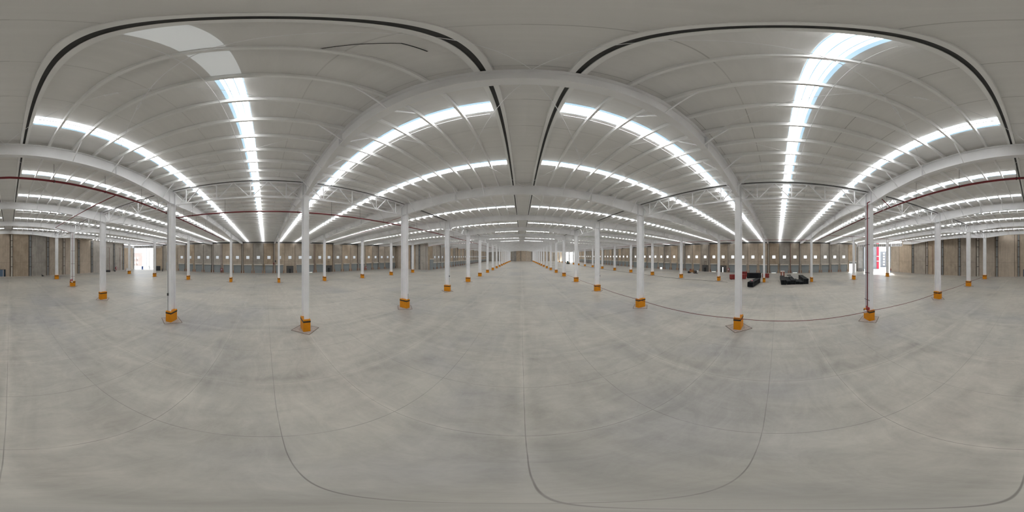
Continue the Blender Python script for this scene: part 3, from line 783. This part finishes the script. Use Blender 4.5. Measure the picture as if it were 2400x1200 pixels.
# conduits with switch boxes on three columns
for (ri, k, dx, dy, label) in ((1, 2, .43, -.12, 'thin dark conduit with a small box on the untaped third-bay column'), (2, 2, .43, -.12, 'thin dark conduit with a small box on the matching taped column'), (1, -1, .43, -.10, 'thin dark conduit with two boxes on the untaped column by the floor stains'), (1, 1, .43, .10, 'short dark conduit stub on the column beside the red branch')):
    q = COLS[(ri, k)].location; top = 10.2 if k != 1 else 1.7
    o = MB().tube([(q.x+dx, q.y+dy, 1.07), (q.x+dx, q.y+dy, top)], .018, 6).build('conduit', M['dark']); tag(o, label, 'conduit', 'dark conduits on columns')
    if k != 1: MB().box(q.x+dx-.05, q.x+dx+.05, q.y+dy-.06, q.y+dy+.06, 2.5, 2.72).build('switch_box', M['dark'], o)

# ------------------------------------------------------------------ bundles on the floor
def bundle(name, p0, p1, width, height, m, label, layers=4, cols=3, group=None, straps=True):
    p0, p1 = Vector((*p0, 0))*H, Vector((*p1, 0))*H; L = (p1-p0).length; rz = math.atan2(p1.y-p0.y, p1.x-p0.x)
    root = empty(name, p0, rz, label, 'bundle', group)
    random.seed(sum(map(ord, label)))
    for s in range(max(2, int(L/2.2))):
        x = .35 + (L-.7)*s/max(1, int(L/2.2)-1)
        MB().box(x-.06, x+.06, -width/2+.03, width/2-.03, 0, .10).build('bearer', M['dark'], root)
    lh = (height-.10)/layers
    for l in range(layers):
        f = MB(); cw = width/cols
        for c in range(cols):
            o1, o2 = random.uniform(0, .12), random.uniform(0, .12)
            y = -width/2+cw*c; z = .10+lh*l
            f.box(o1, L-o2, y+.012, y+cw-.012, z, z+lh*.42).box(o1+.02, L-o2-.02, y+.05, y+cw-.05, z+lh*.42, z+lh*.62).box(o1, L-o2, y+.012, y+cw-.012, z+lh*.62, z+lh*.985)
        o = f.build('layer', m, root); bevel(o, .01, 1)
    if straps:
        for s in range(max(2, int(L/2))):
            x = .5+(L-1)*s/max(1, int(L/2)-1)
            MB().box(x-.02, x+.02, -width/2-.012, width/2+.012, .10, height+.006).build('strap', M['darkgap'], root)
    return root
G1, G2 = 'black bundles of rack steel', 'red bundles of rack beams'
bundle('steel_bundle', (5.07, .86), (6.07, .72), 1.12, 1.0, M['blackplastic'], 'long black bundle with a pink bag on its near end', 3, 4, G1)
bundle('steel_bundle', (7.22, 1.36), (7.28, .73), 1.2, 1.42, M['blackplastic'], 'wide black bundle lying across behind the long one', 5, 4, G1)
bundle('steel_bundle', (6.62, 2.0), (6.95, 1.36), 1.15, 1.25, M['redwrap'], 'low red bundle beside the taped column', 4, 4, G2)
bundle('steel_bundle', (7.55, 2.02), (7.70, 1.45), 1.0, 1.5, M['redwrap'], 'taller red bundle behind the low one', 4, 3, G2)
bundle('steel_bundle', (7.45, .70), (7.47, .38), 1.0, 1.15, M['redwrap'], 'short red bundle behind the outer column', 3, 3, G2)
bundle('steel_bundle', (5.55, -.215), (6.95, -.19), 1.02, 1.0, M['blackplastic'], 'black bundle apart from the slanted rows, in front of the boxed pallet', 4, 4, G1)
for (y, x0, x1, hh, ww, lb) in ((-.395, 5.58, 6.75, .78, .86, 'slanted black bundle nearest the boxed pallet'), (-.56, 5.60, 6.75, .92, .92, 'second slanted black bundle from the boxed pallet'),
                                (-.71, 5.62, 6.4, .62, .72, 'lowest slanted black bundle in the dip of the row'), (-.845, 5.60, 6.3, .55, .80, 'low black bundle beside the tallest one'), (-1.01, 5.62, 6.9, 1.15, 1.05, 'tallest slanted black bundle, next to the orange base')):
    bundle('steel_bundle', (x0, y), (x1, y+.03), ww, hh, M['blackplastic'], lb, 3, 3, G1)
# pink bag
t = MB(); t.tube([(0, 0, 0), (0, 0, .07), (0.02, 0, .14), (.03, 0, .2)], [.20, .22, .15, .04], 12)
o = t.build('bag', mat('pink_cloth', (.65, .28, .32), .8), loc=(5.30*H, .83*H, 1.006), smooth=True); tag(o, 'small crumpled pink bag on the long black bundle', 'bag')
# boxed pallet
t = empty('boxed_pallet', (7.25*H, -.23*H, 0), 0, 'tall brown carton with a white lid on a pallet', 'box')
pl = MB()
for z in (0, .11): pl.box(-.55, .55, -.55, .55, z, z+.03)
for x in (-.5, 0, .44): pl.box(x, x+.08, -.55, .55, .03, .11)
pl.build('pallet', M['machine'], t)
o = MB().box(-.52, .52, -.52, .52, .14, 1.85).build('carton', M['box'], t); bevel(o, .02)
MB().box(-.54, .54, -.54, .54, 1.85, 1.98).build('lid', M['outwhite'], t)
MB().box(-.535, -.525, -.12, .12, .5, 1.7).build('label_strip', M['outwhite'], t)
t = empty('flat_pallet', (8.35*H, -.60*H, 0), .1, 'dark flat pallet on the floor beyond the slanted bundles', 'pallet')
pl = MB()
for i in range(6): pl.box(-.6, .6, -.5+i*.19, -.38+i*.19, .10, .13)
pl.build('deck', M['dark'], t); pl = MB()
for x in (-.55, -.04, .47): pl.box(x, x+.08, -.5, .57, 0, .10)
pl.build('runner', M['dark'], t)

# ------------------------------------------------------------------ machines
t = empty('ride_on_roller', (8.15*H, 4.72*H, 0), R(92), 'ochre ride-on roller with a dark drum and red seat by the dock wall', 'machine')
MB().tube([(-1.25, -.55, .50), (-1.25, .55, .50)], .50, 24).build('drum', M['dark'], t, smooth=False)
MB().box(-1.45, -.3, -.62, -.56, .42, .62).box(-1.45, -.3, .56, .62, .42, .62).box(-.4, -.3, -.62, .62, .42, .72).build('yoke', M['machine'], t)
o = MB().prism([(-.75, -.45), (.75, -.5), (.75, .5), (-.75, .45)], .45, 1.0).build('body', M['machine'], t); bevel(o, .06)
o = MB().box(-.55, .05, -.40, .40, 1.0, 1.22).build('bonnet', M['machine'], t); bevel(o, .05)
MB().box(.25, .65, -.25, .25, 1.0, 1.12).box(.60, .70, -.25, .25, 1.1, 1.5).build('seat', M['red'], t)
MB().tube([(.05, 0, 1.0), (-.02, 0, 1.38)], .03, 8).tube([(-.07, -.18, 1.36), (-.09, 0, 1.44), (-.07, .18, 1.36)], .02, 6).build('steering_column', M['dark'], t)
for y in (-.45, .45): MB().tube([(.95, y-.14, .38), (.95, y+.14, .38)], .38, 18).build('wheel', M['dark'], t)
for x, y in ((1.5, -.1), (1.9, .25)):
    o = MB().tube([(8.15*H-.4, 4.72*H-x-.3, .02), (8.15*H-.1+y, 4.72*H-x, .12), (8.15*H-.5, 4.72*H-x-.7, .05)], .09, 8).build('hose_coil', M['dark']); tag(o, 'dark hose heap beside the roller, %s' % ('closer to it' if x < 1.7 else 'farther from it'), 'hose', 'hose heaps by the roller')
t = empty('telehandler', (5.75*H, 19.6*H, 0), R(100), 'small green loader standing far off before the bright corner', 'machine')
o = MB().box(-1.1, 1.0, -.5, .5, .5, 1.25).build('body', M['green'], t); bevel(o, .08)
o = MB().box(.0, .85, -.48, .48, 1.25, 2.3).build('cab', M['green'], t); bevel(o, .06)
MB().box(-.02, .0, -.4, .4, 1.4, 2.15).build('windscreen', M['glassdark'], t)
for x, r in ((-.75, .42), (.6, .5)):
    for y in (-.6, .6): MB().tube([(x, y-.13, r), (x, y+.13, r)], r, 18).build('wheel', M['dark'], t)
MB().bar((-.3, 0, 1.4), (-1.7, 0, .6), .16, .16).box(-2.1, -1.7, -.6, .6, .05, .6).build('loader_arm', M['dark'], t)

# ------------------------------------------------------------------ small wall-side items
def cabinet(loc, rz, label):
    t = empty('hose_cabinet', loc, rz, label, 'cabinet', 'red fire hose cabinets')
    o = MB().box(.0, .25, -.38, .38, .75, 1.65).build('case', M['red'], t); bevel(o, .02)
    MB().box(.25, .262, -.22, .22, .9, 1.5).build('glass_front', M['paledoor'], t)
    MB().box(.04, .10, -.33, -.27, 0.13, .75).build('leg', M['red'], t); MB().box(.04, .10, .27, .33, 0.13, .75).build('leg', M['red'], t)
cabinet((XL+.30, -XL*math.tan(R((520.5-622)*.15)), 0), 0, 'red hose cabinet on the dock wall opposite the bundles')
cabinet((XL+.30, -XL*math.tan(R((856-622)*.15)), 0), 0, 'red hose cabinet behind the sixth untaped-side column')
cabinet((XR-.30, XR*math.tan(R((1822-1708)*.15)), 0), math.pi, 'red hose cabinet beside the upright glowing sheet')
xk = -6.62*H; cabinet((xk, YB(xk)+.3, 0), rzb+math.pi/2, 'red hose cabinet on the slanted wall by the black box')
def blob(name, az, dist, sx, sy, sz, m, label, cat, rz=0, z0=0):
    a = R((az-1222)*.15); x, y = math.sin(a)*dist*H, math.cos(a)*dist*H
    o = MB().rbox((0, 0, 0), sx, sy, sz).build(name, m, loc=(x, y, z0)); o.rotation_euler = (0, 0, -a+rz); bevel(o, min(sx, sy, sz)*.12)
    return tag(o, label, cat)
o = blob('tool_chest', 253.5-2400+0, 10.15, 1.6, .6, .75, M['dark'], 'long black chest against the slanted wall', 'chest')
MB().box(-.78, .78, -.31, .31, .52, .56).build('lid_seam', M['grey'], o)
o = blob('cable_drum_box', 269-2400, 10.5, .7, .5, .5, M['dark'], 'small black bin against the slanted wall beside the red cabinet', 'bin')
MB().box(-.36, .36, -.26, .26, .46, .53).build('lid', M['grey'], o)
o = blob('water_tank', 370-2400+.0, 11.15, 2.1, .9, 1.9, M['dark'], 'black tank by the pale wall at the corner opening', 'tank'); MB().tube([(0, 0, 1.88), (0, 0, 2.02)], .22, 12).build('cap', M['grey'], o)
o = blob('black_canister', 380.5-2400, 10.6, .35, .35, 1.1, M['dark'], 'slim black canister beside the steel post near the black tank', 'canister'); MB().tube([(0, 0, 1.08), (0, 0, 1.22)], .09, 10).build('neck', M['grey'], o)
o = blob('white_board', 297.5-2400, 10.6, .7, .08, 1.35, M['outwhite'], 'white board leaning beside the orange base near the slanted wall', 'board'); MB().bar((-.4, .05, .1), (-.5, .3, .9), .05, .05).build('prop', M['blue'], o)
# floor polisher like black machine
a = R((99-2400-1222)*.15); t = empty('floor_grinder', (math.sin(a)*8.0*H, math.cos(a)*8.0*H+.25, 0), .2, 'small black wheeled grinder at the foot of the slanted wall', 'machine')
MB().tube([(0, -.12, .22), (0, .12, .22)], .22, 16).build('wheel', M['dark'], t); MB().tube([(.0, 0, .3), (.35, 0, .65)], .035, 8).build('handle', M['dark'], t)
MB().tube([(-.35, 0, .05), (-.35, 0, .22)], .17, 14).build('disc', M['dark'], t); MB().bar((-.35, 0, .25), (.1, 0, .3), .10, .08).build('arm', M['grey'], t)
# rail cage by the right wall, loudspeaker-like fans on the left wall
t = empty('steel_cage', (XR-.55, -5.12*H, 0), 0, 'low brown steel cage against the pale wall by the cut corner', 'cage')
cg = MB()
for y in (-.85, 0, .85):
    for x in (-.25, .25): cg.bar((x, y, 0), (x, y, 1.15), .05, .05)
for z in (.1, .6, 1.13):
    for x in (-.25, .25): cg.bar((x, -.85, z), (x, .85, z), .04, .05)
    for y in (-.85, .85): cg.bar((-.25, y, z), (.25, y, z), .04, .05)
cg.build('frame', M['postdark'], t)
yb2 = -XL*math.tan(R((645.5-622)*.15))
o = MB().tube([(XL+.05, yb2, 4.15), (XL+.45, yb2, 4.25)], [.12, .26], 16).build('alarm_horn', M['dark']); tag(o, 'black horn on the dock wall above the dark red box', 'horn')
o = MB().box(XL+.0, XL+.25, yb2-.75, yb2-.40, 3.2, 3.65).build('alarm_box', M['pipe']); tag(o, 'small dark red box on the dock wall under the horn', 'box')
# small brackets above the pit doors
for X, s, n, nm in ((XR, -1, 5, 'beside the red hose cabinet'), (XR, -1, 7, 'near the roller'), (XL, 1, 6, 'behind the seventh door gap')):
    y = (0.202+0.604*n)*H; b = MB()
    X += s*.01
    b.box(min(X, X+s*.25), max(X, X+s*.25), y-.55, y+.1, 3.95, 4.02)
    for yy in (y-.5, y+.05): b.box(min(X, X+s*.06), max(X, X+s*.06), yy-.03, yy+.03, 2.6, 3.95)
    o = b.build('wall_bracket', M['postdark']); tag(o, 'dark bracket frame above a recessed dock door, ' + nm, 'bracket', 'bracket frames over recessed doors')
# black cable on the ceiling
pts = [(-.145*H-.3, .30*H, zdeck(.9)-.05), (-.20*H, .22*H, zdeck(1.2)-.05), (-.26*H, .16*H, zdeck(1.5)-.06), (-.33*H, .10*H, zdeck(2.1)-.05)]
o = MB().tube(pts, .014, 6).build('loose_cable', M['cable']); tag(o, 'loose black cable on the ceiling close to the ridge', 'cable')

# ------------------------------------------------------------------ the person by the cut corner
def person(loc, rz):
    v = [(0,0,.92),(0,0,1.10),(0,0,1.30),(0,0,1.44),(0,0,1.52),(0,.01,1.60),(0,.01,1.70),
         (-.19,0,1.40),(-.24,.03,1.14),(-.20,.16,.96),(.19,0,1.40),(.25,-.02,1.13),(.24,.06,.88),
         (-.10,0,.88),(-.11,.04,.50),(-.11,-.02,.09),(-.12,.14,.05),(.10,0,.88),(.12,-.03,.50),(.12,-.10,.09),(.13,.06,.05)]
    e = [(0,1),(1,2),(2,3),(3,4),(4,5),(5,6),(3,7),(7,8),(8,9),(3,10),(10,11),(11,12),(0,13),(13,14),(14,15),(15,16),(0,17),(17,18),(18,19),(19,20)]
    r = [.14,.13,.15,.10,.055,.085,.075,.065,.045,.035,.065,.045,.035,.09,.06,.045,.04,.09,.06,.045,.04]
    me = bpy.data.meshes.new('person'); me.from_pydata(v, e, []); o = bpy.data.objects.new('person', me); COL.objects.link(o)
    me.materials.append(M['skin']); me.skin_vertices or bpy.data
    sm = o.modifiers.new('skin', 'SKIN')
    if not me.skin_vertices: 
        bm = bmesh.new(); bm.from_mesh(me); bm.verts.layers.skin.verify(); bm.to_mesh(me); bm.free()
    for i, s in enumerate(me.skin_vertices[0].data): s.radius = (r[i]*(1.25 if i < 3 else 1), r[i]); s.use_root = (i == 0)
    ss = o.modifiers.new('smooth', 'SUBSURF'); ss.levels = 1; ss.render_levels = 1
    o.location = loc; o.rotation_euler = (0, 0, rz)
    tag(o, 'person in a dark red vest standing by the cut corner', 'person')
    j = MB().tube([(0,0,.90),(0,0,1.08),(0,0,1.32),(0,0,1.43)], [.185,.175,.215,.13], 16).build('vest', mat('vest_red', (.22,.02,.03), .8), o, smooth=True)
    for s in (-1, 1):
        MB().tube([(s*.17,0,1.41),(s*.235,.02,1.17)], [.085,.066], 10).build('sleeve', M['dark'], o, smooth=True)
        hx = -.20 if s < 0 else .24; hy = .16 if s < 0 else .06; hz = .96 if s < 0 else .88
        f = MB()
        for q in range(4): f.tube([(hx+(q-1.5)*.018, hy, hz), (hx+(q-1.5)*.02, hy+.03, hz-.05), (hx+(q-1.5)*.018, hy+.045, hz-.085)], [.009,.009,.007], 6)
        f.tube([(hx-s*.02, hy+.01, hz+.01), (hx-s*.05, hy+.035, hz-.035)], [.010,.008], 6); f.build('fingers', M['skin'], o)
    MB().tube([(0,0,.99),(-.08,0,.88),(-.11,.04,.50),(-.11,-.02,.10)], [.13,.115,.08,.065], 12).tube([(0,0,.99),(.08,0,.88),(.12,-.03,.50),(.12,-.10,.10)], [.13,.115,.08,.065], 12).build('trousers', M['blue'], o, smooth=True)
    for x, y in ((-.115, .05), (.125, -.03)): MB().rbox((x, y, 0), .10, .27, .09).build('boot', M['dark'], o)
    MB().tube([(0,.0,1.68),(0,-.01,1.74),(0,-.01,1.79)], [.105,.10,.03], 14).build('hard_hat', M['red'], o, smooth=True)
    MB().tube([(0,.09,1.655),(0,.115,1.64)], [.014,.010], 6).tube([(-.032,.092,1.675),(-.032,.098,1.675)], .009, 6).tube([(.032,.092,1.675),(.032,.098,1.675)], .009, 6).build('face_features', M['dark'], o)
    return o
a = R((2087.5-1222)*.15); person((math.sin(a)*9.55*H, math.cos(a)*9.55*H, 0), R(140))

# ------------------------------------------------------------------ outdoors, seen through the cut corners
gs = MB()
gs.prism([(-120, -120), (140, -120), (140, 240), (-120, 240)], -.34, -.305)
tag(gs.build('ground_yard', mat('yard_concrete', (.50, .48, .45), .9, noise=.1, nscale=.4)), 'pale concrete yard outside the hall', 'ground', kind='structure')
def at(px, d): a = R((px-1222)*.15); return Vector((math.sin(a)*d*H, math.cos(a)*d*H, 0))
def slab(name, p0, d0, p1, d1, z0, z1, th, m, label, cat, parent=None):
    a, b = at(p0, d0), at(p1, d1); dr = (b-a).normalized(); n = Vector((dr.y, -dr.x, 0))
    if n.dot(a) < 0: n = -n
    n *= th
    o = MB().hexa([(v.x, v.y, z0) for v in (a, b, b+n, a+n)] + [(v.x, v.y, z1) for v in (a, b, b+n, a+n)]).build(name, m, parent)
    if label: tag(o, label, cat)
    return o
# right: neighbour building with a red band, pale tower
t = slab('neighbour_hall', 2030, 13.0, 2060.5, 13.4, -.3, 14, 8, M['outgrey'], 'pale grey neighbouring building with a red corner band', 'building')
slab('red_band', 2055, 13.28, 2059.6, 13.32, -.2, 13.8, .25, M['outred'], None, None, t)
for z in (3.35, 5.7): slab('white_band', 2054.8, 13.2, 2059.8, 13.24, z, z+.3, .2, M['outwhite'], None, None, t)
t = slab('pale_tower', 2063, 15.5, 2078, 15.5, -.3, 8.6, 4, M['outgrey'], 'grey tower block with a column of white openings', 'building')
for i in range(5): slab('white_opening', 2069.5, 15.4, 2074, 15.4, .6+i*1.55, 1.6+i*1.55, .1, M['outwhite'], None, None, t)
# left: bright rendered building, bin, trestle
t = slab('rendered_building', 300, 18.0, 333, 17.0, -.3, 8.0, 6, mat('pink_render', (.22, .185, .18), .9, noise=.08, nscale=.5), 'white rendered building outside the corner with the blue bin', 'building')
for a0, a1 in ((315, 318), (321, 324), (327, 330)):
    for z in (1.0, 4.0): slab('window_opening', a0, 17.3, a1, 17.25, z, z+1.4, .1, mat('pale_pane', (.55, .5, .5), .5), None, None, t)  # panes in one even colour, lighter than the render
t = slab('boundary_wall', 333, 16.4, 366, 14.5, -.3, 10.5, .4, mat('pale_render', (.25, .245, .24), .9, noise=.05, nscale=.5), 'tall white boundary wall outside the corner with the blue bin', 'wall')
slab('pilaster', 342.5, 15.3, 344, 15.3, -.3, 10.5, .2, M['outgrey'], None, None, t)
o = slab('wheeled_bin', 331.5, 12.6, 335.8, 12.6, -.3, 1.1, .9, M['blue'], 'blue wheeled bin outside the corner opening', 'bin')
slab('lid', 331.3, 12.55, 336.0, 12.55, 1.1, 1.2, 1.0, M['blue'], None, None, o)
o = slab('trestle', 348.5, 12.8, 350.2, 12.8, -.3, 1.4, .3, M['outgrey'], 'grey steel trestle outside the corner opening', 'trestle')
slab('splayed_leg', 350.8, 12.8, 352.4, 12.8, -.3, 1.0, .3, M['outgrey'], None, None, o)
# far corner
slab('far_building', 1310, 40, 1345, 36, -.3, 7.5, 8, M['outwhite'], 'low white building far outside the distant corner', 'building')
